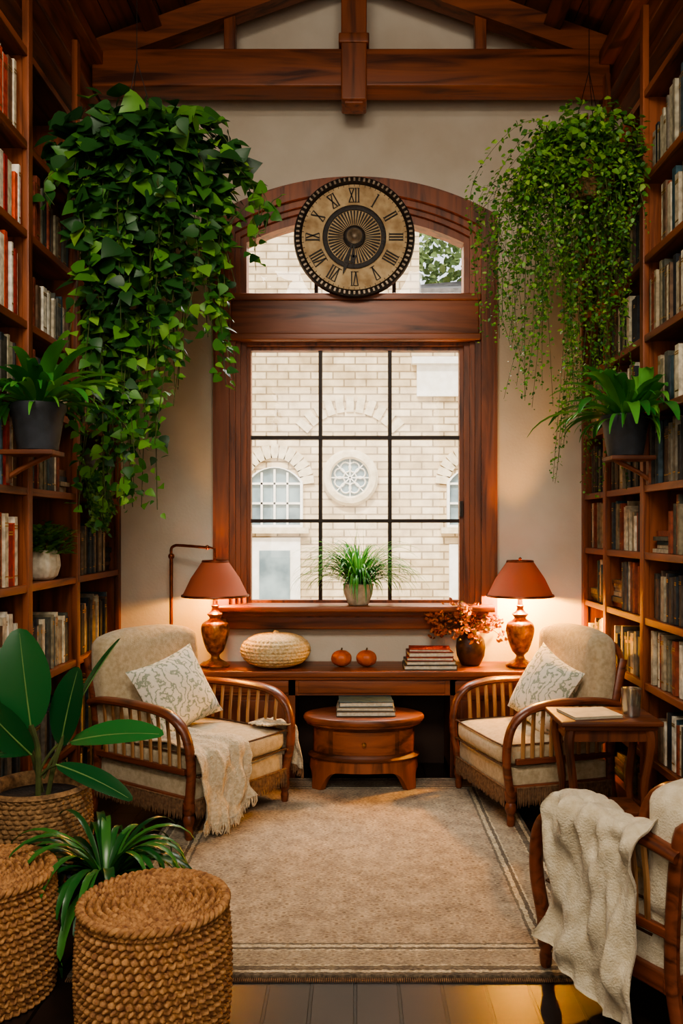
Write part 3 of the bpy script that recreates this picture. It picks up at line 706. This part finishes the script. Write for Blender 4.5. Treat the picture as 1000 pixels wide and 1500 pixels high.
def armchair(loc,rot,w,d,seat=.40,arm=.585,backz=.90,rec=.07,fringe=True,basemat=LINEN):
    e=empty('armchair',loc,rot); hw,hd=w/2,d/2
    q=MB()
    q.rbox((0,-.01,.225),(w-.11,d-.05,.13),.03,0,8)
    q.rbox((0,-.03,seat-.055),(w-.115,d-.06,.115),.04,0,10,puff=(0.0,.012,.018))
    q.obj('seat_cushion',[basemat],e,ang=60)
    q=MB(); bh=backz-seat+.10; by=hd-.075
    def fn(p):
        z=p.z; u=(z/bh+.5)
        return V((p.x*(1-.06*max(0,u-.55)**1.5*2), p.y+rec*1.6*u+ .035*(p.x/(hw))**2*-1*u +.02*math.sin(u*pi), z-(.06*(abs(p.x)/hw)**3 if u>.8 else 0)*(u-.8)*5))
    q.rbox((0,by-.03,seat-.05+bh/2),(w-.08,.15,bh),.06,0,14,puff=(0,.025,0),fn=fn)
    q.obj('backrest',[basemat],e,ang=70)
    q=MB(); x=hw-.062; y0=-hd+.005; y1=hd-.12
    for z in (seat-.005,seat-.105):
        q.sweep(cr([(-x+.0,y1,z),(-x,y0+.04,z),(-x+.035,y0,z),(0,y0-.008,z),(x-.035,y0,z),(x,y0+.04,z),(x,y1,z)],5),.005,6)
    q.obj('piping',[PIPING],e)
    q=MB(); zb=.165
    q.box((-hw+.03,-hd+.015,zb-.03),(hw-.03,-hd+.05,zb+.01),0,.008); q.box((-hw+.03,hd-.06,zb-.03),(hw-.03,hd-.02,zb+.02),0,.008)
    for s in(-1,1):
        q.box((s*(hw-.05)-.018,-hd+.03,zb-.03),(s*(hw-.05)+.018,hd-.03,zb+.03),0,.008)
        q.lathe([(.016,0),(.02,.01),(.022,.04),(.018,.055),(.027,.075),(.03,.10),(.022,.118),(.03,.13),(.03,.175)],16,(s*(hw-.035),-hd+.03,0))
        q.sweep(cr([(s*(hw-.045),hd-.0,0),(s*(hw-.045),hd-.035,.18),(s*(hw-.045),hd-.03,.42),(s*(hw-.045),hd+.0,.62),(s*(hw-.07),hd+rec*.9+.015,backz-.10)],5),.02,8,ry=.024)
        P=cr([(s*(hw-.035),hd-.0,arm-.01),(s*(hw-.03),hd-.12,arm+.012),(s*(hw-.015),.02,arm+.02),(s*(hw-.008),-hd+.20,arm+.012),(s*(hw-.008),-hd+.09,arm-.02),(s*(hw-.012),-hd+.02,arm-.10),(s*(hw-.02),-hd+.0,arm-.24),(s*(hw-.032),-hd+.025,.16)],6)
        k=len(P); rr=[.031+.008*math.sin(pi*min(1,i/(k*.65))) if i<k*.65 else .027 for i in range(k)]
        q.sweep(P,rr,10,ry=.021,side=(1,0,0))
        q.box((s*(hw-.04)-.012,-hd+.06,.30),(s*(hw-.04)+.012,hd-.04,.33),0,.005)
    q.sweep(cr([(-hw+.07,hd+rec*.9+.015,backz-.12),(-hw*.5,hd+rec+.035,backz-.045),(0,hd+rec+.045,backz-.03),(hw*.5,hd+rec+.035,backz-.045),(hw-.07,hd+rec*.9+.015,backz-.12)],5),.016,8,ry=.02)
    q.obj('frame',[ARMW],e,ang=50)
    q=MB()
    for s in(-1,1):
        n=9
        for i in range(n):
            y=-hd+.10+(d-.22)*i/(n-1)
            q.sweep([(s*(hw-.04),y,.32),(s*(hw-.035),y,.45),(s*(hw-.02),y,arm-.03 if i==0 else arm+.0)],.0075,6,ry=.012)
    q.obj('spindles',[SLAT],e)
    if fringe:
        q=MB()
        def tas(x,y,nx,ny):
            q.sweep([(x,y,.185),(x+nx*.005+U(-.002,.002),y+ny*.005,.13),(x+nx*.006+U(-.006,.006),y+ny*.006,.10-U(0,.014))],[.004,.0045,.001],4)
        n=int((w-.1)/.0095)
        for i in range(n): tas(-hw+.05+(w-.1)*(i+.5)/n,-hd+.008,0,-1)
        n=int((d-.1)/.0095)
        for i in range(n):
            for s in(-1,1): tas(s*(hw-.028),-hd+.06+(d-.1)*(i+.5)/n,s,0)
        q.sweep([(-hw+.05,-hd+.008,.185),(hw-.05,-hd+.008,.185)],.006,6)
        for s in(-1,1): q.sweep([(s*(hw-.028),-hd+.06,.185),(s*(hw-.028),hd-.04,.185)],.005,6)
        q.obj('fringe_trim',[FRINGE],e)
    return e
c1=armchair((-.875,4.57,RT+.001),math.radians(54.8),.78,.76,backz=.89)
q=MB(); q.M=Matrix.Translation((-.02,.10,.605))@Matrix.Rotation(math.radians(-6),4,'Z')@Matrix.Rotation(math.radians(66),4,'X')@Matrix.Rotation(math.radians(14),4,'Z')
pillow(q,.47,.42,.17); q.obj('pillow',[PRINT],c1,ang=80)
q=MB()
drape(q,[(-.19,.04,.422),(-.19,-.1,.428),(-.19,-.25,.428),(-.19,-.36,.424),(-.195,-.405,.385),(-.2,-.415,.28),(-.2,-.42,.17),(-.2,-.43,.09)],(1,0,0),.32,.008,3,widen=.2,crum=.02,slant=.06)
q.obj('knitted_throw',[CREAM,CREAM],c1,ang=80)
q=MB(); drape(q,[(.22,-.27,.43),(.30,-.29,.43),(.36,-.30,.425),(.403,-.31,.40),(.415,-.32,.32),(.418,-.33,.20)],(0,1,0),.17,.006,5,crum=.012); q.obj('throw_corner',[CREAM,FRINGE],c1,ang=80)
c2=armchair((.965,4.665,RT+.001),math.radians(-74),.73,.64,rec=.045)
q=MB(); q.M=Matrix.Translation((.03,.06,.605))@Matrix.Rotation(math.radians(8),4,'Z')@Matrix.Rotation(math.radians(66),4,'X')@Matrix.Rotation(math.radians(-16),4,'Z')
pillow(q,.44,.42,.17); q.obj('pillow',[PRINT],c2,ang=80)
c3=armchair((.845+.29*.5,3.05-.29*.87,RT+.001),math.radians(-150),.56,.58,seat=.38,arm=.56,backz=.69,rec=.03,fringe=False,basemat=WHITEC)
q=MB()
drape(q,[(-.02,.09,.395),(.09,.09,.40),(.17,.08,.43),(.198,.08,.52),(.213,.075,.60),(.262,.07,.622),(.308,.065,.605),(.318,.06,.55),(.320,.06,.45),(.322,.06,.3),(.324,.06,.18),(.326,.06,.09)],(0,1,0),.29,.010,8,widen=.55,k=7,fr=False,freq=8,w0=-.08,crum=.045,slant=-.13)
q.obj('throw_blanket',[WHITEC],c3,ang=80)
q=MB(); q.M=Matrix.Translation((-.06,.13,.50))@Matrix.Rotation(math.radians(70),4,'X'); pillow(q,.36,.3,.14); q.obj('pillow',[WHITEC],c3,ang=80)
# ------------------------------------------------------------------ coffee table (oval, drawer)
e=empty('coffee_table',(.05,4.99,RT+.003))
q=MB(); q.lathe([(.33,.365),(.345,.372),(.352,.385),(.352,.395),(.345,.405),(.33,.41),(.001,.411)],64,sy=.62,cap=False)
q.lathe([(.32,.35),(.335,.358),(.335,.368),(.001,.368)],64,sy=.62,cap=False); q.obj('oval_top',[WX],e)
q=MB(); q.lathe([(.295,.16),(.32,.165),(.325,.175),(.30,.185),(.295,.19),(.295,.345),(.305,.355)],64,sy=.62); q.obj('body',[DX],e)
q=MB()
def curved(q,a0,a1,z0,z1,r,th,mi=0,n=16,zf=None,flare=0):
    vs=[];fs=[]
    for i in range(n+1):
        a=a0+(a1-a0)*i/n; zz=zf(a) if zf else z0
        for rr in (r,r+th):
            for z in (zz,z1):
                f=flare*max(0,(z1-z)/(z1-0.0))**1.5
                vs.append(((rr+f)*math.cos(a),(rr+f)*math.sin(a)*.62,z))
    for i in range(n):
        o=4*i; fs+=[(o+2,o+6,o+7,o+3),(o+1,o+3,o+7,o+5),(o,o+4,o+6,o+2),(o,o+1,o+5,o+4)]
    fs+=[(0,2,3,1),(4*n,4*n+1,4*n+3,4*n+2)]
    q.add(vs,fs,mi)
curved(q,-pi/2-.62,-pi/2+.62,.205,.335,.285,.018); curved(q,-pi/2-.55,-pi/2+.55,.222,.318,.285,.025)
curved(q,-pi/2-1.25,-pi/2-.75,.205,.335,.285,.016); curved(q,-pi/2+.75,-pi/2+1.25,.205,.335,.285,.016)
q.obj('drawer_front',[WX],e)
q=MB(); q.M=Matrix.Translation((0,-.20,.27))@Matrix.Rotation(pi/2,4,'X'); q.ball((0,0,0),.014); q.obj('knob',[BRASS],e)
q=MB()
feet=[-pi/2-.95,-pi/2+.95,pi/2-.95,pi/2+.95]
def zf(a):
    dm=min(abs((a-f+pi)%(2*pi)-pi) for f in feet); return 0.0 if dm<.13 else min(.105,.105*(1-math.exp(-(dm-.13)/.09)))
curved(q,0,2*pi,0,.165,.275,.035,n=160,zf=zf,flare=.03)
q.obj('bracket_feet',[WZ],e)
stack('book_stack',(.06,4.98,RT+.003+.412),[(.34,.22,.03,1,.02),(.33,.21,.022,3,-.02),(.31,.2,.03,2,.04)])
# ------------------------------------------------------------------ side table + tumbler
e=empty('side_table',(1.175,4.06,0)); 
q=MB(); q.box((-.235,-.17,.595),(.235,.17,.62),0,.008); q.box((-.215,-.15,.575),(.215,.15,.597),0,.004); q.obj('top',[DX],e)
q=MB(); q.box((-.19,-.13,.52),(.19,-.115,.58)); q.box((-.19,.115,.52),(.19,.13,.58)); q.box((-.19,-.13,.52),(-.175,.13,.58)); q.box((.175,-.13,.52),(.19,.13,.58)); 
for sx in(-1,1):
    for sy in(-1,1):
        q.sweep(cr([(sx*.18,sy*.12,.59),(sx*.19,sy*.125,.5),(sx*.165,sy*.11,.3),(sx*.17,sy*.115,.15),(sx*.205,sy*.14,0.004)],5),[.024]*6+[.02]*5+[.016]*5+[.018]*5,8)
q.box((-.17,-.115,.17),(.17,.115,.19),0,.005)
q.obj('legs',[DZ],e)
stack('magazine',(1.11,4.05,.621),[(.24,.2,.012,5,.2)])
q=MB(); q.lathe([(.038,0),(.040,.004),(.047,.13),(.044,.13),(.037,.01),(.001,.01)],32); q.lathe([(.001,.07),(.041,.07)],32,cap=False); q.obj('glass_tumbler',[TUMB],loc=(1.30,4.02,.621),ang=40)
# ------------------------------------------------------------------ wicker poufs
def weave(q,Rf,H,rows,Nn,amp,mi=0,sub=7,z0=0):
    nz=rows*sub; nt=Nn*6; vs=[];fs=[]
    for i in range(nz+1):
        v=i/sub; row=min(rows-1,int(v)); fr=v-row; z=z0+H*i/nz
        env=math.sqrt(max(0,math.sin(pi*min(1,fr)))); sg=1 if row%2 else -1
        for j in range(nt):
            th=2*pi*j/nt; ph=th*Nn+sg*(fr-.5)*2.2+row*pi*.5
            r=Rf(i/nz)+amp*(env*(.55+.45*math.cos(ph))-.5)
            vs.append((r*math.cos(th),r*math.sin(th),z))
    for i in range(nz):
        for j in range(nt):
            k=(j+1)%nt; fs.append((i*nt+j,i*nt+k,(i+1)*nt+k,(i+1)*nt+j))
    q.add(vs,fs,mi)
def pouf(loc,Rr,H):
    q=MB(); Rf=lambda t:Rr*(.94+.06*math.sin(pi*(t*.9+.05)))
    weave(q,Rf,H-.02,19,54,.019)
    nt=276; nr=110; vs=[];fs=[]; Rt=Rf(1)+.004; pitch=.023
    for i in range(nr+1):
        r=Rt*i/nr
        for j in range(nt):
            th=2*pi*j/nt; s=abs(math.sin(pi*(r/pitch-th/(2*pi)))); tw=.5+.5*math.cos(th*max(6,round(r/pitch)*9)+r*180)
            edge=max(0,(r/Rt-.9)/.1)
            z=H-.02+.012*math.sqrt(max(0,1-edge**2))*1.0+.024*math.sqrt(s)*(.7+.3*tw)*(1-edge)-.014
            vs.append((r*math.cos(th),r*math.sin(th),z))
    for i in range(nr):
        for j in range(nt):
            k=(j+1)%nt; fs.append((i*nt+j,(i+1)*nt+j,(i+1)*nt+k,i*nt+k))
    q.add(vs,fs,0)
    q.lathe([(.001,.002),(Rr*.9,.002)],40,cap=False)
    M_=120
    for k in range(2):
        pts=[]
        for j in range(M_*4+1):
            th=2*pi*j/(M_*4); a=th*30+k*pi
            rr=Rt-.006+.007*math.cos(a); pts.append((rr*math.cos(th),rr*math.sin(th),H-.012+.007*math.sin(a)))
        q.sweep(pts,.009,6,cap=False)
    return q.obj('wicker_pouf',[WICKER],loc=loc,ang=80)
pouf((-.60,2.55,.001),.225,.40)
pouf((-1.20,2.76,.001),.225,.40)
# ------------------------------------------------------------------ rubber plant in basket
e=empty('rubber_plant',(-1.27,3.42,.001))
q=MB(); weave(q,lambda t:.17+.04*math.sin(pi*(.15+.6*t)),.47,26,40,.010); q.lathe([(.001,.003),(.17,.003)],30,cap=False)
q.lathe([(.19,.455),(.205,.47),(.19,.485),(.175,.47),(.17,.42)],40,cap=False); q.obj('basket',[BASKET],e,ang=80)
q=MB(); q.lathe([(.001,.43),(.18,.43)],30,cap=False); q.obj('potting_soil',[SOIL],e)
def bigprof(u): return max(.03,math.sin(pi*min(1,(u*.96+.02)))**.62)
q=MB(); qs=MB()
def stm(path,r=.007): qs.sweep(cr(path,5),r,7)
stm([(0,0,.42),(.0,0,.6),(-.02,-.02,.72)],.012); stm([(.03,.02,.42),(.06,.02,.56),(.1,.03,.68)],.01); stm([(0,.05,.42),(-.05,.05,.62),(-.08,.06,.75)],.009)
RIB=mat('leaf_midrib','#6f9250','#587a40',.5,20)
def vleaf(b0,tip,W,nr,curl=.2):
    b0=V(b0); tip=V(tip); pr=[(t,bigprof(t)) for t in (.06,.14,.25,.38,.5,.62,.74,.85,.93,.98)]
    q.leaf(b0,(tip-b0),nr,(tip-b0).length,W,pr,.22,curl)
    d=(tip-b0); Ln=d.length; d=d.normalized(); n_=V(nr); n_=(n_-d*n_.dot(d)).normalized()
    P=[b0+d*Ln*t*(1-.15*curl*t)-n_*curl*Ln*t*t*.6+n_*.001 for t in (0,.06,.14,.25,.38,.5,.62,.74,.85,.95)]
    q.sweep(P,[.0045-.0035*i/9 for i in range(10)],5,mi=1)
vleaf((-.02,-.02,.70),(-.06,-.06,1.11),.21,(.15,-1,.15),.12)
vleaf((-.08,.06,.72),(-.20,.0,1.04),.16,(.5,-1,.4),.2)
vleaf((.08,.03,.62),(.15,-.02,.95),.15,(-.35,-1,.1),.15)
vleaf((.1,.03,.68),(.26,.1,1.08),.10,(-1,-.5,.1),.2)
vleaf((.12,.02,.64),(.50,-.08,.76),.14,(.1,-.6,1),.35)
vleaf((.08,-.02,.56),(.42,-.14,.50),.10,(.2,-.6,1),.3)
vleaf((-.02,-.02,.6),(-.18,-.2,.86),.15,(-.2,-1,.5),.2)
vleaf((-.05,.0,.6),(-.17,-.14,.66),.12,(0,-.5,1),.3)
for t in [((0,0,.6),(-.02,-.02,.72)),((.02,0,.5),(.08,.03,.62)),((0,0,.5),(.08,-.02,.56)),((0,0,.52),(.07,.02,.63))]:
    stm([t[0],tuple((V(t[0])+V(t[1]))/2+V((0,0,.01))),t[1]],.006)
q.obj('leaves',[LEAFD,RIB],e,ang=80); qs.obj('stems',[VINE],e)
e=empty('spider_plant',(-.89,3.05,RT+.001))
q=MB(); q.lathe([(.09,0),(.10,.01),(.125,.22),(.135,.25),(.135,.27),(.122,.27),(.115,.23),(.001,.23)],36,cap=False); q.lathe([(.001,.002),(.09,.002)],30,cap=False); q.obj('pot',[POTD],e,ang=40)
q=MB(); strap_plant(q,(0,0,.24),95,(.28,.46),(.024,.038),(.25,1.25),1.5,.05,10,xlim=(-.40,.6)); q.obj('leaves',[LEAFS],e,ang=80)
def fern(name,loc,s,seed,n=34,Lr=(.22,.44)):
    random.seed(seed)
    e=empty(name,loc)
    q=MB(); q.lathe([(.08,0),(.085,.005),(.11,.16),(.12,.175),(.12,.2),(.11,.2),(.105,.17),(.001,.17)],36,cap=False); q.lathe([(.001,.001),(.08,.001)],30,cap=False); q.obj('pot',[POTD],e,ang=40)
    xl=(-.11,1) if s>0 else (-1,.10)
    q=MB(); strap_plant(q,(0,0,.17),n,Lr,(.045,.07),(.35,1.35),.95,.04,10,xlim=xl); strap_plant(q,(0,0,.17),36,(.2,.36),(.016,.026),(.2,1.1),1.1,.05,10,xlim=xl); q.obj('fronds',[LEAFG],e,ang=80)
    return e
f1=fern('potted_fern',(-1.375,3.70,1.84),1,3,n=44,Lr=(.26,.45))
f2=fern('potted_fern',(1.335,4.22,1.86),-1,4,n=46,Lr=(.26,.52))
for f,s,xf in ((f1,-1,XL),(f2,1,XR)):
    q=MB(); d=abs(xf-f.location.x)
    q.box(*( ((-.09,-.08,-.022),(d-.008,.08,-.001)) if s>0 else ((-d+.008,-.08,-.022),(.09,.08,-.001)) ),0,.004)
    q.sweep(cr([(s*(d-.012),0,-.12),(s*(d*.5),0,-.08),(-s*.05,0,-.02)],5),.012,8)
    q.box((s*(d-.02)-.006,-.02,-.14),(s*(d-.02)+.006,.02,-.0),0)
    q.obj('wall_bracket',[DX],f)
random.seed(21)
e=empty('potted_herb',(-1.60,4.33,1.2435))
q=MB(); q.lathe([(.06,0),(.085,.02),(.1,.07),(.095,.12),(.08,.15),(.074,.15),(.07,.13),(.001,.13)],60,fn=lambda th,r,z:r*(1+.04*math.sin(15*th))); q.obj('pot',[POTC],e,ang=60)
q=MB()
for i in range(620):
    a=U(0,2*pi); r=.15*R()**.5; p=V((r*math.cos(a),r*math.sin(a),.15+U(-.03,.15)*(1-r*2.5)))
    q.leaf(p,(math.cos(a),math.sin(a),U(0,1)),(0,0,1),U(.03,.055),U(.02,.035),HP)
q.obj('leaves',[LEAFB],e)
e=empty('trailing_plant',(-1.60,4.82,1.6935))
q=MB(); q.lathe([(.05,0),(.055,.005),(.07,.1),(.075,.11),(.068,.11),(.064,.09),(.001,.09)],30,cap=False); q.lathe([(.001,.001),(.05,.001)],20,cap=False); q.obj('pot',[POTC],e)
q=MB(); qv=MB()
for i in range(22):
    yy=U(-.14,.16); P=cr([(0,0,.09),(.05,yy*.5,.14),(.115,yy,.08),(.125+U(0,.03),yy*1.2,-.03),(.13+U(0,.05),yy*1.3,-U(.06,.22))],5); qv.sweep(P,.0015,4)
    for p in P[3:]:
        for k in range(3): q.leaf(p+V((U(-.01,.02),U(-.02,.02),U(-.02,.02))),(U(-.2,1),U(-1,1),U(-1,.2)),(1,U(-.8,.3),U(0,1)),U(.025,.045),U(.02,.032),HP)
q.obj('leaves',[LEAFB],e); qv.obj('vines',[VINE],e)
# ------------------------------------------------------------------ trailing hanging plants
HEART=[(.05,.55),(.18,.98),(.38,.95),(.62,.62),(.84,.26)]
def hanging(name,c,strands,leafsp,leafL,potR,potmat,leafmats,seed,prof,tiny=False,bush=0,bushR=(.3,.2,.15),xclamp=None):
    random.seed(seed)
    e=empty(name,c); c=V(c); q=MB()
    weave(q,lambda t:potR*(.65+.35*math.sin(pi*.5*t)),.18,9,26,.008,z0=-.12) if potmat is not POTD else q.lathe([(.06,-.12),(potR,.05),(potR*1.05,.06),(potR,.06)],30)
    q.lathe([(.001,-.119),(potR*.66,-.119)],24,cap=False); q.lathe([(.001,.04),(potR*.97,.04)],24,cap=False)
    q.obj('hanging_basket',[potmat],e,ang=70)
    q=MB(); zt=ZR-SL*abs(c.x)-c.z-.01
    for k in range(3):
        a=2*pi*k/3+.5; q.sweep([(potR*math.cos(a),potR*math.sin(a),.05),(0,0,.55),(0,0,zt)],.002,5)
    q.ball((0,0,zt-.01),.014); q.obj('cords',[IRON],e)
    q=MB(); vq=MB()
    def fix(p):
        if xclamp: 
            w=V((min(max(p.x,xclamp[0]-c.x),xclamp[1]-c.x),p.y,p.z)); return w
        return p
    def putleaf(p,out,Ls,mi=0):
        down=V((0,0,-1)); o=V(out); o.z=0
        if o.length<.01:o=V((0,-1,0))
        o.normalize()
        d=(down*U(.1,1)+o*U(.0,.9)+V((U(-.9,.9),U(-.7,.7),U(-.2,.7))))
        nr=o*U(.2,.8)+V((U(-.7,.7),U(-1.1,.1),U(.1,1.1)))
        p=fix(p); q.leaf(p,d,nr,Ls,Ls*U(.72,.92) if not tiny else Ls*U(.5,.8),prof,U(.05,.3),U(.1,.5),mi)
    for (ox,oy,zb) in strands:
        off=V((ox-c.x,oy-c.y,0)); rise=U(.0,.28)
        top=U(-.25,.02)
        z1=zb-c.z
        pts=[V((off.x*.12,off.y*.12,.05)),off*.5+V((0,0,rise)),off*.92+V((U(-.04,.04),U(-.02,.02),top)),off+V((U(-.06,.06),U(-.04,.04),top+(z1-top)*.45)),off+V((U(-.08,.08),U(-.05,.05),z1))]
        P=[fix(x) for x in cr(pts,8)]; vq.sweep(P,.0022 if not tiny else .0013,4)
        tot=0
        Lt=sum((P[i+1]-P[i]).length for i in range(len(P)-1)); nx=0
        for i in range(len(P)-1):
            sl=(P[i+1]-P[i]).length; 
            while nx<tot+sl:
                t=(nx-tot)/sl; p=P[i].lerp(P[i+1],t); s=nx/Lt
                Ls=leafL*U(.5,1.2)*(1.3-.75*s)
                jit=V((U(-1,1),U(-1,1),U(-1,1)))*(.02 if tiny else .03); putleaf(p+jit,V((off.x,off.y-.25,0))+jit*6,Ls,1 if R()<max(0,s-.35)*1.3 else 0)  # paler backlit colour gets likelier towards the strand tip
                nx+=leafsp*U(.6,1.4)*(1 if s<.6 else 1.1)
            tot+=sl
    for i in range(bush):
        a=U(0,2*pi); ph=U(-.35,1); r=U(.55,1.15)
        p=V((bushR[0]*r*math.cos(a)*math.sqrt(1-ph*ph),bushR[1]*r*math.sin(a)*math.sqrt(1-ph*ph),.02+bushR[2]*r*ph)); putleaf(p,V((p.x,p.y-.1,0)),leafL*U(.7,1.4))
    q.obj('foliage',leafmats,e,ang=80); vq.obj('vines',[VINE],e)
    return e
random.seed(99)
S=[]
for i in range(24): S.append((U(-1.38,-1.04),4.35+U(-.28,.22),U(1.75,2.6)))
for i in range(18): S.append((U(-1.32,-1.04),4.3+U(-.2,.2),U(1.5,1.95)))
for i in range(10): S.append((U(-1.02,-.84),4.35+U(-.3,.25),U(2.6,3.0)))
for i in range(9): S.append((U(-1.0,-.90),4.35+U(-.3,.25),U(1.9,2.5)))
for i in range(13): S.append((U(-.80,-.66),4.35+U(-.2,.25),U(2.15,2.8)))
for i in range(18): S.append((U(-1.50,-.75),4.35+U(-.3,.3),U(2.9,3.3)))
for i in range(8): S.append((U(-.66,-.42),4.35+U(-.1,.2),U(2.85,3.35)))
hanging('hanging_ivy',(-1.12,4.38,3.36),S,.037,.108,.15,POTD,[LEAFI,LEAFB],5,HEART,bush=320,bushR=(.46,.34,.27),xclamp=(-1.49,0))
random.seed(101); S=[]
for i in range(60): S.append((U(.88,1.42),4.35+U(-.25,.22),U(2.5,3.15)))
for i in range(16): S.append((U(.76,.98),4.35+U(-.2,.25),U(2.1,2.6)))
for i in range(20): S.append((U(.70,.9),4.35+U(-.2,.25),U(2.45,2.95)))
for i in range(30): S.append((U(1.12,1.40),4.5+U(-.1,.25),U(1.65,2.3)))
for i in range(5): S.append((U(.58,.70),4.35+U(-.1,.2),U(2.4,2.8)))
hanging('hanging_creeper',(1.20,4.38,3.30),S,.013,.035,.14,BASKET,[LEAFF,LEAFB],6,[(.3,1),(.7,.7)],tiny=True,bush=1500,bushR=(.32,.28,.32),xclamp=(0,1.43))
# ------------------------------------------------------------------ light
def area(name,loc,target,sx,sy,w,col):
    l=bpy.data.lights.new(name,'AREA'); l.shape='RECTANGLE'; l.size=sx; l.size_y=sy; l.energy=w; l.color=col
    o=bpy.data.objects.new(name,l); bpy.context.collection.objects.link(o); o.location=loc
    o.rotation_euler=(V(target)-V(loc)).to_track_quat('-Z','Y').to_euler()
area('courtyard_fill',(0,7.3,5.3),(0,3.6,.3),3.2,2.0,900,(1,.95,.87))  # added area lamp standing in for sky light, hidden above the window view
area('overhead_fill',(-.2,.5,4.3),(0,4.0,1.2),2.0,1.0,145,(1,.90,.76))  # added soft fill high up out of view, not a room fixture
area('rear_fill',(0,-1.1,2.3),(0,4,2.6),2.4,2.4,54,(1,.92,.80))  # added fill lamp behind the camera; that wall has no window
s=bpy.data.lights.new('sun','SUN'); s.energy=5.0; s.angle=.02; s.color=(1,.94,.84)
o=bpy.data.objects.new('sun',s); bpy.context.collection.objects.link(o); o.rotation_euler=(math.radians(38),0,math.radians(-22))
w=bpy.data.worlds.new('world'); bpy.context.scene.world=w; w.use_nodes=True
w.node_tree.nodes['Background'].inputs[0].default_value=(.9,.94,1,1); w.node_tree.nodes['Background'].inputs[1].default_value=1.8
# ------------------------------------------------------------------ camera
cd=bpy.data.cameras.new('camera'); cd.lens=30; cd.sensor_width=36; cd.sensor_fit='AUTO'; cd.shift_x=-20/1500; cd.shift_y=25/1500; cd.clip_start=.05
co=bpy.data.objects.new('camera',cd); bpy.context.collection.objects.link(co); co.location=(0,0,1.5); co.rotation_euler=(pi/2,0,0)
bpy.context.scene.camera=co
try: bpy.context.scene.view_settings.look='AgX - Medium High Contrast'
except Exception: pass
